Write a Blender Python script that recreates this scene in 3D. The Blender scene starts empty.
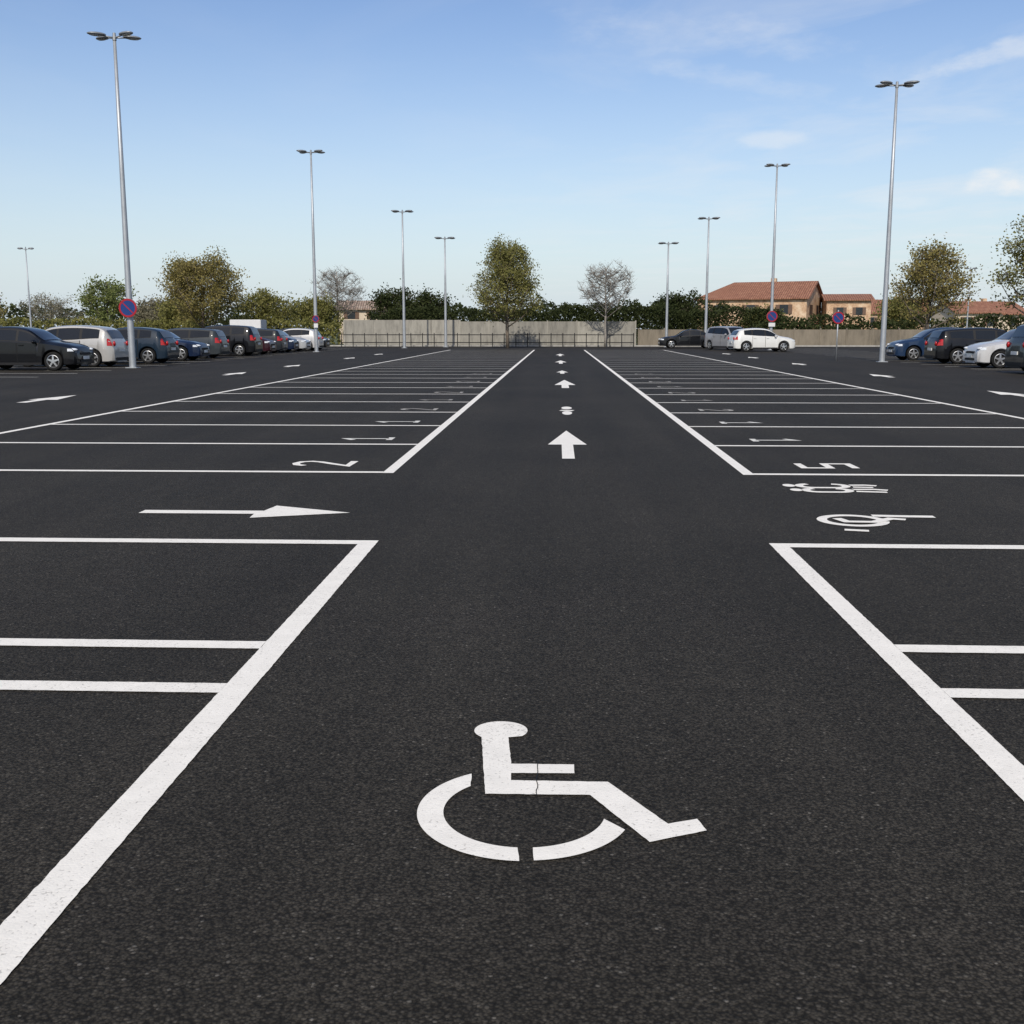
import bpy, bmesh, math, random
from mathutils import Vector, Matrix
R=random.Random(7)
sc=bpy.context.scene
COL=sc.collection
rad=math.radians

# ------------------------------------------------------------------ materials
def nt(name):
    m=bpy.data.materials.new(name); m.use_nodes=True
    t=m.node_tree; b=t.nodes['Principled BSDF']
    return m,t,b
def node(t,typ,**kw):
    n=t.nodes.new(typ)
    for k,v in kw.items():
        if k in n.inputs: n.inputs[k].default_value=v
        else: setattr(n,k,v)
    return n
def ramp(t,stops):
    r=t.nodes.new('ShaderNodeValToRGB'); e=r.color_ramp.elements
    while len(e)<len(stops): e.new(0.5)
    for i,(p,c) in enumerate(stops):
        e[i].position=p; e[i].color=(c if len(c)==4 else (*c,1)) if isinstance(c,tuple) else (c,c,c,1)
    return r
def simple(name,col,rough=0.5,metal=0.0,coat=0.0,var=0.12,scale=3.0,spec=0.5,bump=0.0,bscale=40):
    m,t,b=nt(name); L=t.links.new
    tc=t.nodes.new('ShaderNodeTexCoord')
    n=node(t,'ShaderNodeTexNoise',Scale=scale,Detail=6.0,Roughness=0.6)
    L(tc.outputs['Object'],n.inputs['Vector'])
    c0=tuple(c*(1-var) for c in col); c1=tuple(min(1,c*(1+var)) for c in col)
    r=ramp(t,[(0.3,c0),(0.7,c1)]); L(n.outputs['Fac'],r.inputs['Fac']); L(r.outputs['Color'],b.inputs['Base Color'])
    b.inputs['Roughness'].default_value=rough; b.inputs['Metallic'].default_value=metal
    b.inputs['Coat Weight'].default_value=coat; b.inputs['Coat Roughness'].default_value=0.04
    b.inputs['Specular IOR Level'].default_value=spec
    if bump:
        n2=node(t,'ShaderNodeTexNoise',Scale=bscale,Detail=4.0); L(tc.outputs['Object'],n2.inputs['Vector'])
        bp=node(t,'ShaderNodeBump',Strength=bump,Distance=0.02); L(n2.outputs['Fac'],bp.inputs['Height']); L(bp.outputs['Normal'],b.inputs['Normal'])
    return m

def grain_nodes(t,tc):
    """shared aggregate relief so paint and asphalt have the same grain"""
    L=t.links.new
    v=node(t,'ShaderNodeTexVoronoi',Scale=115.0); v.feature='F1'; L(tc,v.inputs['Vector'])
    n=node(t,'ShaderNodeTexNoise',Scale=60.0,Detail=5.0,Roughness=0.7); L(tc,n.inputs['Vector'])
    a=node(t,'ShaderNodeMath',operation='MULTIPLY'); L(v.outputs['Distance'],a.inputs[0]); a.inputs[1].default_value=-0.6
    s=node(t,'ShaderNodeMath',operation='ADD'); L(a.outputs[0],s.inputs[0]); L(n.outputs['Fac'],s.inputs[1])
    return v,n,s

def asphalt():
    m,t,b=nt('asphalt'); L=t.links.new
    tc=t.nodes.new('ShaderNodeTexCoord').outputs['Object']
    v,n,s=grain_nodes(t,tc)
    sep=t.nodes.new('ShaderNodeSeparateColor'); L(v.outputs['Color'],sep.inputs[0])
    r=ramp(t,[(0.0,(0.0250,0.0217,0.0168)),(0.6,(0.0375,0.0330,0.0258)),(0.95,(0.050,0.0440,0.0350)),(0.99,(0.068,0.061,0.049)),(1.0,(0.12,0.11,0.094))])
    L(sep.outputs[0],r.inputs['Fac'])
    big=node(t,'ShaderNodeTexNoise',Scale=0.35,Detail=5.0,Roughness=0.55); L(tc,big.inputs['Vector'])
    rb=ramp(t,[(0.3,0.82),(0.7,1.18)]); L(big.outputs['Fac'],rb.inputs['Fac'])
    mp=node(t,'ShaderNodeMapping'); mp.inputs['Scale'].default_value=(2.2,0.12,1); L(tc,mp.inputs['Vector'])
    tr=node(t,'ShaderNodeTexNoise',Scale=0.8,Detail=4.0); L(mp.outputs[0],tr.inputs['Vector'])
    rt=ramp(t,[(0.35,0.88),(0.65,1.12)]); L(tr.outputs['Fac'],rt.inputs['Fac'])
    fine=node(t,'ShaderNodeTexNoise',Scale=9.0,Detail=8.0,Roughness=0.8); L(tc,fine.inputs['Vector'])
    rf=ramp(t,[(0.3,0.75),(0.7,1.25)]); L(fine.outputs['Fac'],rf.inputs['Fac'])
    rg=ramp(t,[(0.06,0.36),(0.34,1.15)]); L(s.outputs[0],rg.inputs['Fac'])
    cur=r.outputs['Color']
    for q in (rb,rt,rf,rg):
        x=node(t,'ShaderNodeMix',data_type='RGBA',blend_type='MULTIPLY'); x.inputs['Factor'].default_value=1
        L(cur,x.inputs['A']); L(q.outputs['Color'],x.inputs['B']); cur=x.outputs['Result']
    L(cur,b.inputs['Base Color'])
    b.inputs['Roughness'].default_value=0.78; b.inputs['Specular IOR Level'].default_value=0.14
    bp=node(t,'ShaderNodeBump',Strength=0.75,Distance=0.006); L(s.outputs[0],bp.inputs['Height']); L(bp.outputs['Normal'],b.inputs['Normal'])
    return m

def paint(name='road_paint',col=(0.80,0.765,0.69),wear=0.5,floor=0.5):
    m,t,b=nt(name); L=t.links.new
    tc=t.nodes.new('ShaderNodeTexCoord').outputs['Object']
    v,n,s=grain_nodes(t,tc)
    fine=node(t,'ShaderNodeTexNoise',Scale=9.0,Detail=8.0,Roughness=0.75); L(tc,fine.inputs['Vector'])
    r=ramp(t,[(0.3,tuple(c*0.88 for c in col)),(0.62,col)]); L(fine.outputs['Fac'],r.inputs['Fac'])
    big=node(t,'ShaderNodeTexNoise',Scale=2.3,Detail=5.0); L(tc,big.inputs['Vector'])
    ad=node(t,'ShaderNodeMath',operation='MULTIPLY_ADD'); L(big.outputs['Fac'],ad.inputs[0]); ad.inputs[1].default_value=0.35; L(s.outputs[0],ad.inputs[2])
    mr=node(t,'ShaderNodeMapRange'); L(ad.outputs[0],mr.inputs['Value']); mr.inputs['From Min'].default_value=0.0+0.10*wear; mr.inputs['From Max'].default_value=0.18+0.10*wear
    mr.inputs['To Min'].default_value=floor
    x=node(t,'ShaderNodeMix',data_type='RGBA'); L(mr.outputs[0],x.inputs['Factor'])
    x.inputs['A'].default_value=(0.12,0.11,0.095,1); L(r.outputs['Color'],x.inputs['B'])
    L(x.outputs['Result'],b.inputs['Base Color'])
    b.inputs['Roughness'].default_value=0.7; b.inputs['Specular IOR Level'].default_value=0.25
    bp=node(t,'ShaderNodeBump',Strength=0.3,Distance=0.003); L(s.outputs[0],bp.inputs['Height']); L(bp.outputs['Normal'],b.inputs['Normal'])
    return m

def leafmat(name,dark,mid,light,trans=0.45):
    m,t,b=nt(name); L=t.links.new
    tc=t.nodes.new('ShaderNodeTexCoord').outputs['Object']
    n=node(t,'ShaderNodeTexNoise',Scale=1.1,Detail=3.0); L(tc,n.inputs['Vector'])
    g=t.nodes.new('ShaderNodeNewGeometry')
    a=node(t,'ShaderNodeMath',operation='MULTIPLY_ADD'); L(g.outputs['Random Per Island'],a.inputs[0]); a.inputs[1].default_value=0.3
    s=node(t,'ShaderNodeMath',operation='SUBTRACT'); L(n.outputs['Fac'],s.inputs[0]); s.inputs[1].default_value=0.13
    L(s.outputs[0],a.inputs[2])
    r=ramp(t,[(0.15,dark),(0.5,mid),(0.85,light)]); L(a.outputs[0],r.inputs['Fac'])
    L(r.outputs['Color'],b.inputs['Base Color']); b.inputs['Roughness'].default_value=0.7; b.inputs['Specular IOR Level'].default_value=0.1
    tr=t.nodes.new('ShaderNodeBsdfTranslucent'); L(r.outputs['Color'],tr.inputs['Color'])
    mx=t.nodes.new('ShaderNodeMixShader'); mx.inputs[0].default_value=trans
    L(b.outputs[0],mx.inputs[1]); L(tr.outputs[0],mx.inputs[2]); L(mx.outputs[0],t.nodes['Material Output'].inputs[0])
    return m

def tiles(name='terracotta_tiles',k=(1,1,1)):
    m,t,b=nt(name); L=t.links.new
    tc=t.nodes.new('ShaderNodeTexCoord').outputs['Object']
    n=node(t,'ShaderNodeTexNoise',Scale=2.5,Detail=8.0,Roughness=0.8); L(tc,n.inputs['Vector'])
    f=lambda c:tuple(a*b_ for a,b_ in zip(c,k))
    r=ramp(t,[(0.32,f((0.13,0.055,0.034))),(0.5,f((0.29,0.125,0.072))),(0.68,f((0.40,0.22,0.14)))]); L(n.outputs['Fac'],r.inputs['Fac'])
    w=node(t,'ShaderNodeTexWave',Scale=1.3,Distortion=0.3); w.bands_direction='X'; L(tc,w.inputs['Vector'])
    rw=ramp(t,[(0.2,0.45),(0.7,1.0)]); L(w.outputs['Fac'],rw.inputs['Fac'])
    x=node(t,'ShaderNodeMix',data_type='RGBA',blend_type='MULTIPLY'); x.inputs['Factor'].default_value=1
    L(r.outputs['Color'],x.inputs['A']); L(rw.outputs['Color'],x.inputs['B']); L(x.outputs['Result'],b.inputs['Base Color'])
    b.inputs['Roughness'].default_value=0.85
    return m
def brick():
    m,t,b=nt('brick_wall'); L=t.links.new
    tc=t.nodes.new('ShaderNodeTexCoord').outputs['Object']
    n=node(t,'ShaderNodeTexNoise',Scale=1.4,Detail=9.0,Roughness=0.8); L(tc,n.inputs['Vector'])
    r=ramp(t,[(0.34,(0.24,0.135,0.085)),(0.48,(0.46,0.30,0.185)),(0.64,(0.62,0.48,0.34))]); L(n.outputs['Fac'],r.inputs['Fac'])
    L(r.outputs['Color'],b.inputs['Base Color']); b.inputs['Roughness'].default_value=0.9
    return m
def concrete(name,c):
    m,t,b=nt(name); L=t.links.new
    tc=t.nodes.new('ShaderNodeTexCoord').outputs['Object']
    mp=node(t,'ShaderNodeMapping'); mp.inputs['Scale'].default_value=(1.0,1.0,0.25); L(tc,mp.inputs['Vector'])
    oi=t.nodes.new('ShaderNodeObjectInfo')
    ad=node(t,'ShaderNodeVectorMath',operation='ADD'); L(mp.outputs[0],ad.inputs[0])
    sc_=node(t,'ShaderNodeMath',operation='MULTIPLY'); L(oi.outputs['Random'],sc_.inputs[0]); sc_.inputs[1].default_value=40
    L(sc_.outputs[0],ad.inputs[1])
    n=node(t,'ShaderNodeTexNoise',Scale=2.2,Detail=8.0,Roughness=0.72); L(ad.outputs[0],n.inputs['Vector'])
    r=ramp(t,[(0.25,tuple(q*0.5 for q in c)),(0.5,c),(0.75,tuple(q*1.3 for q in c))]); L(n.outputs['Fac'],r.inputs['Fac'])
    x=node(t,'ShaderNodeMix',data_type='RGBA',blend_type='MULTIPLY'); x.inputs['Factor'].default_value=1
    ro=ramp(t,[(0.0,0.82),(1.0,1.15)]); L(oi.outputs['Random'],ro.inputs['Fac'])
    L(r.outputs['Color'],x.inputs['A']); L(ro.outputs['Color'],x.inputs['B'])
    L(x.outputs['Result'],b.inputs['Base Color']); b.inputs['Roughness'].default_value=0.9
    return m

M={}
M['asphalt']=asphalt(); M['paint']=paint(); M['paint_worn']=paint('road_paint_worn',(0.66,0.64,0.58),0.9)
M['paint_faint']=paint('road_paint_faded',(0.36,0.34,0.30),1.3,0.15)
M['grass']=simple('grass_ground',(0.07,0.085,0.035),0.95,var=0.4,scale=0.5)
M['steel']=simple('galvanised_steel',(0.36,0.38,0.40),0.5,0.5,var=0.1)
M['lamp']=simple('lamp_housing',(0.22,0.235,0.25),0.4,0.3)
M['lens']=simple('lamp_lens',(0.55,0.57,0.58),0.2)
M['rubber']=simple('tyre_rubber',(0.012,0.012,0.012),0.85,spec=0.2)
M['rim']=simple('alloy',(0.5,0.51,0.52),0.3,0.8)
M['glass']=simple('car_glass',(0.008,0.010,0.012),0.04,var=0.05,spec=0.45)
M['trim']=simple('black_trim',(0.012,0.012,0.013),0.6,spec=0.2)
M['head']=simple('headlight_lens',(0.62,0.65,0.68),0.08,var=0.2,scale=12,coat=1)
M['tail']=simple('tail_light_lens',(0.36,0.006,0.006),0.25,var=0.25,scale=14,coat=0.4)
M['plate']=simple('plate_white',(0.6,0.6,0.58),0.5)
M['bark']=simple('bark',(0.13,0.105,0.08),0.9,var=0.3,scale=6,bump=0.4,bscale=12)
M['barkgrey']=simple('bark_grey',(0.22,0.20,0.175),0.9,var=0.25,scale=6)
M['wall']=concrete('concrete_wall',(0.25,0.237,0.205))
M['wall2']=concrete('concrete_fence',(0.155,0.132,0.10))
M['kerb']=concrete('kerb_stone',(0.30,0.29,0.27))
M['tiles']=tiles(); M['tiles_beige']=tiles('beige_tiles',(1.1,1.8,2.3)); M['brick']=brick()
M['render']=simple('render_wall',(0.56,0.47,0.36),0.9,var=0.1)
M['darkglass']=simple('window_glass',(0.03,0.035,0.04),0.15)
M['wood']=simple('shutter_wood',(0.12,0.07,0.045),0.7)
M['blue']=simple('sign_blue',(0.010,0.035,0.15),0.4,var=0.04,spec=0.3)
M['red']=simple('sign_red',(0.28,0.010,0.018),0.4,var=0.04,spec=0.3)
M['white']=simple('white_panel',(0.55,0.55,0.55),0.5,var=0.05)
M['leaf_olive']=leafmat('leaves_olive',(0.10,0.105,0.030),(0.21,0.205,0.066),(0.31,0.28,0.11))
M['leaf_gold']=leafmat('leaves_autumn',(0.12,0.105,0.032),(0.25,0.215,0.075),(0.37,0.30,0.125))
M['leaf_green']=leafmat('leaves_green',(0.09,0.115,0.035),(0.18,0.21,0.07),(0.26,0.285,0.11))
M['leaf_dark']=leafmat('leaves_dark',(0.016,0.023,0.008),(0.036,0.046,0.016),(0.062,0.072,0.026),0.3)
M['leaf_tan']=leafmat('leaves_tan',(0.15,0.14,0.095),(0.24,0.22,0.15),(0.32,0.29,0.20))
_cars={}
def carpaint(c,metal=0.1):
    k=(c,metal)
    dk=max(c)<0.1
    if k not in _cars: _cars[k]=simple('car_paint',c,0.4,0 if dk else metal,0.5 if dk else 0.8,var=0.04,spec=0.1 if dk else 0.35)
    return _cars[k]

# ------------------------------------------------------------------ helpers
def mesh(name,vs,fs,mat,parent=None,smooth=False,loc=(0,0,0),rot=(0,0,0),matidx=None):
    me=bpy.data.meshes.new(name); me.from_pydata([tuple(v) for v in vs],[],[tuple(f) for f in fs]); 
    for mm in (mat if isinstance(mat,(list,tuple)) else [mat]): me.materials.append(mm)
    if matidx: me.polygons.foreach_set('material_index',matidx)
    if smooth: me.polygons.foreach_set('use_smooth',[True]*len(me.polygons))
    me.update()
    o=bpy.data.objects.new(name,me); COL.objects.link(o); o.location=loc; o.rotation_euler=rot
    if parent: o.parent=parent
    return o
def empty(name,loc=(0,0,0),rotz=0,parent=None):
    o=bpy.data.objects.new(name,None); o.empty_display_size=0.3; COL.objects.link(o); o.location=loc; o.rotation_euler=(0,0,rotz)
    if parent: o.parent=parent
    return o
def tag(o,label,cat,group=None):
    o['label']=label; o['category']=cat
    if group: o['group']=group
def bmobj(name,bm,mat,parent=None,smooth=False,loc=(0,0,0),rot=(0,0,0)):
    me=bpy.data.meshes.new(name); bm.to_mesh(me); bm.free(); me.materials.append(mat)
    if smooth: me.polygons.foreach_set('use_smooth',[True]*len(me.polygons))
    o=bpy.data.objects.new(name,me); COL.objects.link(o); o.location=loc; o.rotation_euler=rot
    if parent: o.parent=parent
    return o
def box(name,c,s,mat,parent=None,bev=0.0,rotz=0):
    bm=bmesh.new(); bmesh.ops.create_cube(bm,size=1,matrix=Matrix.Diagonal((s[0],s[1],s[2],1)))
    if bev: bmesh.ops.bevel(bm,geom=bm.edges[:],offset=bev,segments=2,affect='EDGES')
    return bmobj(name,bm,mat,parent,False,c,(0,0,rotz))
def ell(name,c,s,mat,parent=None,seg=14,rotz=0,rot=None):
    bm=bmesh.new(); bmesh.ops.create_uvsphere(bm,u_segments=seg,v_segments=8,radius=1,matrix=Matrix.Diagonal((s[0],s[1],s[2],1)))
    return bmobj(name,bm,mat,parent,True,c,rot or (0,0,rotz))
def tube(vs,fs,pts,rs,n=6):
    base=len(vs)
    for i,(p,r) in enumerate(zip(pts,rs)):
        a=pts[max(i-1,0)]; b=pts[min(i+1,len(pts)-1)]; d=(b-a)
        if d.length<1e-6: d=Vector((0,0,1))
        d.normalize(); u=d.cross(Vector((0.13,0.97,0.2))); 
        if u.length<0.05: u=d.cross(Vector((1,0,0)))
        u.normalize(); w=d.cross(u)
        for k in range(n):
            an=2*math.pi*k/n; vs.append(p+(u*math.cos(an)+w*math.sin(an))*r)
    for i in range(len(pts)-1):
        for k in range(n):
            a=base+i*n+k; b=base+i*n+(k+1)%n
            fs.append((a,b,b+n,a+n))
    fs.append(tuple(base+k for k in range(n))[::-1]); e=base+(len(pts)-1)*n; fs.append(tuple(e+k for k in range(n)))

# ------------------------------------------------------------------ ground
def sheet(name,x0,x1,y0,y1,z,mat,nx=1,ny=1):
    vs=[(x0+(x1-x0)*i/nx,y0+(y1-y0)*j/ny,z) for j in range(ny+1) for i in range(nx+1)]
    fs=[(j*(nx+1)+i,j*(nx+1)+i+1,(j+1)*(nx+1)+i+1,(j+1)*(nx+1)+i) for j in range(ny) for i in range(nx)]
    o=mesh(name,vs,fs,mat); o['kind']='structure'; return o
sheet('ground',-1500,1500,-300,2500,-0.004,M['grass'],4,4)
sheet('car_park_surface',-60,60,-12,94.6,0.0,M['asphalt'],6,6)

ZP=0.004
def poly(name,loops,mat,z=ZP,jit=0.0,step=0.03,kind=True,parent=None):
    """flat painted polygons; loops = list of outlines in metres"""
    bm=bmesh.new()
    for li,lp in enumerate(loops):
        pts=[]
        n=len(lp)
        for i in range(n):
            a=Vector((lp[i][0],lp[i][1])); b=Vector((lp[(i+1)%n][0],lp[(i+1)%n][1])); d=(b-a).length
            k=max(1,int(d/step)) if jit else 1
            nn=Vector((-(b-a).y,(b-a).x))
            if nn.length>0: nn.normalize()
            for j in range(k):
                q=a+(b-a)*j/k
                if jit and j: q=q+nn*R.gauss(0,jit)
                pts.append(q)
        f=bm.faces.new([bm.verts.new((q.x,q.y,z)) for q in pts])
        f.normal_update()
        if f.normal.z<0: f.normal_flip()
    bmesh.ops.triangulate(bm,faces=bm.faces[:])
    o=bmobj(name,bm,mat,parent)
    if kind: o['kind']='structure'
    return o
def rect(x0,x1,y0,y1): return [(x0,y0),(x1,y0),(x1,y1),(x0,y1)]
def ribbon(pts,w):
    """mitred stroke outline"""
    P=[Vector(p) for p in pts]; Lf=[];Rt=[]
    for i,p in enumerate(P):
        if i==0: d=(P[1]-p).normalized(); n=Vector((-d.y,d.x)); k=1
        elif i==len(P)-1: d=(p-P[i-1]).normalized(); n=Vector((-d.y,d.x)); k=1
        else:
            d1=(p-P[i-1]).normalized(); d2=(P[i+1]-p).normalized(); d=(d1+d2).normalized(); n=Vector((-d.y,d.x)); k=1/max(0.5,n.dot(Vector((-d1.y,d1.x))))
        Lf.append(p+n*w/2*k); Rt.append(p-n*w/2*k)
    return [(q.x,q.y) for q in Lf]+[(q.x,q.y) for q in reversed(Rt)]
J=0.0008
poly('bay_line',[[(-1.315,-3),(-1.195,-3),(-1.195,7.19),(-9,7.19),(-9,7.06),(-1.315,7.06)]],M['paint'],jit=J)
poly('bay_line',[rect(-9,-1.3155,4.65,4.765)],M['paint'],jit=J)
poly('bay_line',[rect(-9,-1.3155,4.05,4.165)],M['paint'],jit=J)
poly('bay_line',[[(1.408,-3),(1.52,-3),(1.52,7.07),(9,7.07),(9,7.20),(1.408,7.20)]],M['paint'],jit=J)
poly('bay_line',[rect(1.5205,9,4.715,4.83)],M['paint'],jit=J)
poly('bay_line',[rect(1.5205,9,4.11,4.22)],M['paint'],jit=J)
YS=[10.76+2.69*k for k in range(0,26)]
YE=78.5
loops=[[(-1.73,10.70),(-1.62,10.70),(-1.62,YE),(-1.73,YE)]]+[rect(-7.58 if k else -12,-1.731,y-0.055,y+0.055) for k,y in enumerate(YS)]
loops+=[rect(-7.69,-7.581,10.83,YE)]
poly('bay_lines',loops,M['paint'])
loops=[[(1.82,10.70),(1.93,10.70),(1.93,YE),(1.82,YE)]]+[rect(1.931,7.39 if k else 12,y-0.055,y+0.055) for k,y in enumerate(YS)]
loops+=[rect(7.391,7.5,10.83,YE)]
poly('bay_lines',loops,M['paint'])
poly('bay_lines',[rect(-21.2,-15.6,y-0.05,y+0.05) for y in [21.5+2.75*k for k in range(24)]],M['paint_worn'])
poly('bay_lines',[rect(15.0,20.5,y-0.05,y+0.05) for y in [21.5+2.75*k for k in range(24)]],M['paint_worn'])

def arrow(cx,y0,y1,yh,ws,wh,name='painted_arrow',mat='paint'):
    poly(name,[[(cx-ws,y0),(cx+ws,y0),(cx+ws,yh),(cx+wh,yh),(cx,y1),(cx-wh,yh),(cx-ws,yh)]],M[mat])
arrow(0.125,12.0,15.4,13.5,0.07,0.24)
arrow(0.19,26.9,31.3,28.4,0.09,0.27)
arrow(0.15,35.8,38.6,36.9,0.07,0.2)
arrow(0.13,46.5,51.5,48.5,0.08,0.26); arrow(0.13,60,66,62.5,0.08,0.26)
for y in (21.0,34.2,42,54,63): arrow(-10.45,y,y+2.5,y+0.9,0.10,0.30)
for y in (23.6,33.4,45.2,56,65): arrow(10.0,y,y+2.5,y+0.9,0.10,0.30)
poly('painted_arrow',[[(-3.234,8.23),(-2.33,8.23),(-2.315,8.05),(-1.60,8.31),(-2.256,8.63),(-2.29,8.375),(-3.234,8.375)]],M['paint'],jit=0.0007)

def digit(ch,cx,cy,up,W=0.42,H=0.62,mat='paint'):
    if ch=='2': st=[[(-0.45,0.55),(-0.3,0.85),(0,0.97),(0.32,0.85),(0.42,0.55),(0.3,0.2),(-0.1,-0.35),(-0.48,-0.93),(0.5,-0.93)]]
    elif ch=='1': st=[[(-0.4,0.5),(0.0,0.93),(0.0,-0.9)],[(-0.4,-0.97),(0.4,-0.97)]]
    elif ch=='5': st=[[(0.46,0.93),(-0.42,0.93),(-0.42,0.05),(0.42,0.02),(0.42,-0.93),(-0.46,-0.93)]]
    lps=[]
    for s in st:
        pts=[(cx+up*q[1]*H/2, cy-up*(q[0]*W)) for q in s]
        lps.append(ribbon(pts,0.08))
    poly('painted_number',lps,M[mat])
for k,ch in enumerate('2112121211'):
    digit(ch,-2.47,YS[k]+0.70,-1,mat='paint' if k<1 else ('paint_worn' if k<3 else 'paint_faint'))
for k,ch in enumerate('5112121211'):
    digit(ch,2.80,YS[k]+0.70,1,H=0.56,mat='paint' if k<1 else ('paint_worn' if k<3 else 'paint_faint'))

def arc(cx,cy,ro,ri,a0,a1,n=40,e0=0,e1=0):
    o=[(cx+ro*math.cos(rad(a0+(a1-a0)*i/n)),cy+ro*math.sin(rad(a0+(a1-a0)*i/n))) for i in range(n+1)]
    b0,b1=a0+e0,a1+e1
    i_=[(cx+ri*math.cos(rad(b1+(b0-b1)*i/n)),cy+ri*math.sin(rad(b1+(b0-b1)*i/n))) for i in range(n+1)]
    return o+i_
# big wheelchair symbol
cx,cy=-0.09,3.04
ang0,ang1=217,-36
hc=[(-0.192+0.094*math.cos(rad(ang0-(ang0-ang1)*i/36)),3.688+0.090*math.sin(rad(ang0-(ang0-ang1)*i/36))) for i in range(37)]
body=hc+[(-0.163,3.622),(-0.143,3.388),(0.062,3.390),(0.062,3.318),(-0.140,3.312),(-0.138,3.255),(0.166,3.255),(0.325,2.966),(0.412,3.002),(0.430,2.928),(0.263,2.850),(0.107,3.155),(-0.212,3.150),(-0.256,3.62)]
wheelL=arc(cx,cy,0.315,0.238,124,269.3,60,12,-2)
wheelR=arc(cx,cy,0.312,0.238,276.5,338,30,1.0,10)
poly('wheelchair_symbol',[body,wheelL,wheelR],M['paint'],jit=0.0006,step=0.02)
y=3.42; pts=[]
while y>3.12:
    pts.append((-0.055+R.uniform(-0.004,0.004),y)); y-=0.02
poly('pavement_crack',[ribbon(pts,0.0028)],M['trim'],z=0.006)
def blob(cx,cy,rx,ry,n=20): return [(cx+rx*math.cos(2*math.pi*i/n),cy+ry*math.sin(2*math.pi*i/n)) for i in range(n)]
poly('lane_symbol',[blob(0.165,19.95,0.095,0.34),blob(0.165,18.75,0.085,0.42),ribbon([(0.05,19.35),(0.28,19.3)],0.22)],M['paint'])
# sideways wheelchair and pedestrian symbols beside the bays
rg=arc(2.2,8.12,0.26,0.185,0,352,50)
poly('wheelchair_symbol',[rg,ribbon([(2.40,8.34),(2.62,8.32),(2.86,8.31)],0.09)],M['paint'],jit=0.0006)
poly('wheelchair_symbol',[ribbon([(2.10,8.20),(2.14,8.06),(2.34,8.05),(2.50,8.20),(2.60,8.16)],0.075)],M['paint'],z=ZP+0.002)
poly('wheelchair_symbol',[ribbon([(2.04,7.73),(2.20,7.69)],0.07)],M['paint'])
def loop_open(x0,x1,yc,ry,n=10):
    L_=[(x0+ry+ry*math.cos(rad(100+170*k/n)),yc+ry*math.sin(rad(100+170*k/n))) for k in range(n+1)]
    L_+=[(x1-ry+ry*math.cos(rad(-90+175*k/n)),yc+ry*math.sin(rad(-90+175*k/n))) for k in range(n+1)]
    return L_
poly('pedestrian_symbol',[blob(2.11,9.98,0.055,0.09),blob(2.12,9.70,0.055,0.08),
    ribbon(loop_open(2.20,2.62,9.96,0.115),0.075),ribbon(loop_open(2.20,2.58,9.68,0.105),0.075),
    ribbon([(2.665,10.01),(2.80,10.02),(2.90,9.98)],0.075),ribbon([(2.665,9.89),(2.84,9.87)],0.07),ribbon([(2.625,9.74),(2.80,9.75),(2.92,9.70)],0.075),ribbon([(2.625,9.62),(2.88,9.58)],0.07)],M['paint'])

# ------------------------------------------------------------------ street lamps
def lampmast(loc,H,heads=4,rot=0.0,label='tall galvanised car park lamp with four oval heads',thin=1.0):
    e=empty('street_lamp',loc,rot); tag(e,label,'street lamp','car park lamp posts')
    vs=[];fs=[]
    zs=[0,0.02,H*0.3,H*0.6,H]; rs=[q*thin for q in (0.125,0.125,0.105,0.085,0.055)]
    tube(vs,fs,[Vector((0,0,z)) for z in zs],rs,12)
    mesh('pole',vs,fs,M['steel'],e,True)
    box('base_plate',(0,0,0.015),(0.42,0.42,0.03),M['steel'],e,0.005)
    bm=bmesh.new(); bmesh.ops.create_cone(bm,cap_ends=True,segments=16,radius1=0.075*thin,radius2=0.05*thin,depth=0.25)
    bmobj('pole_cap',bm,M['lamp'],e,False,(0,0,H+0.1))
    dirs=[28,152,208,332] if heads==4 else ([0,180] if heads==2 else [0])
    for a in dirs:
        c,s=math.cos(rad(a)),math.sin(rad(a))
        vs=[];fs=[]; tube(vs,fs,[Vector((0,0,H+0.06)),Vector((c*0.42*thin,s*0.42*thin,H+0.10))],[0.028,0.024],8)
        mesh('arm',vs,fs,M['steel'],e,True)
        h=ell('lamp_head',(c*0.60*thin,s*0.60*thin,H+0.13),(0.33*thin,0.17*thin,0.065),M['lamp'],e,18,rad(a))
        ell('lamp_lens',(0.03,0,-0.03),(0.24*thin,0.12*thin,0.05),M['lens'],h,14)
    return e
lampmast((-15.85,40.6,0),11.6)
lampmast((-15.55,70.8,0),12.3)
lampmast((-12.05,86.6,0),10.3)
lampmast((-9.3,91.7,0),8.7)
lampmast((14.35,49.6,0),11.6)
lampmast((15.05,79.2,0),12.5)
lampmast((11.6,87.8,0),9.8)
lampmast((9.0,92.6,0),8.3)
lampmast((-37.2,77,0),6.9,2,0.2,'slim grey street lamp beyond the parked cars',0.6)
lampmast((33.3,92,0),6.2,2,0.2,'slim grey street lamp beyond the parked cars',0.6)

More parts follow.
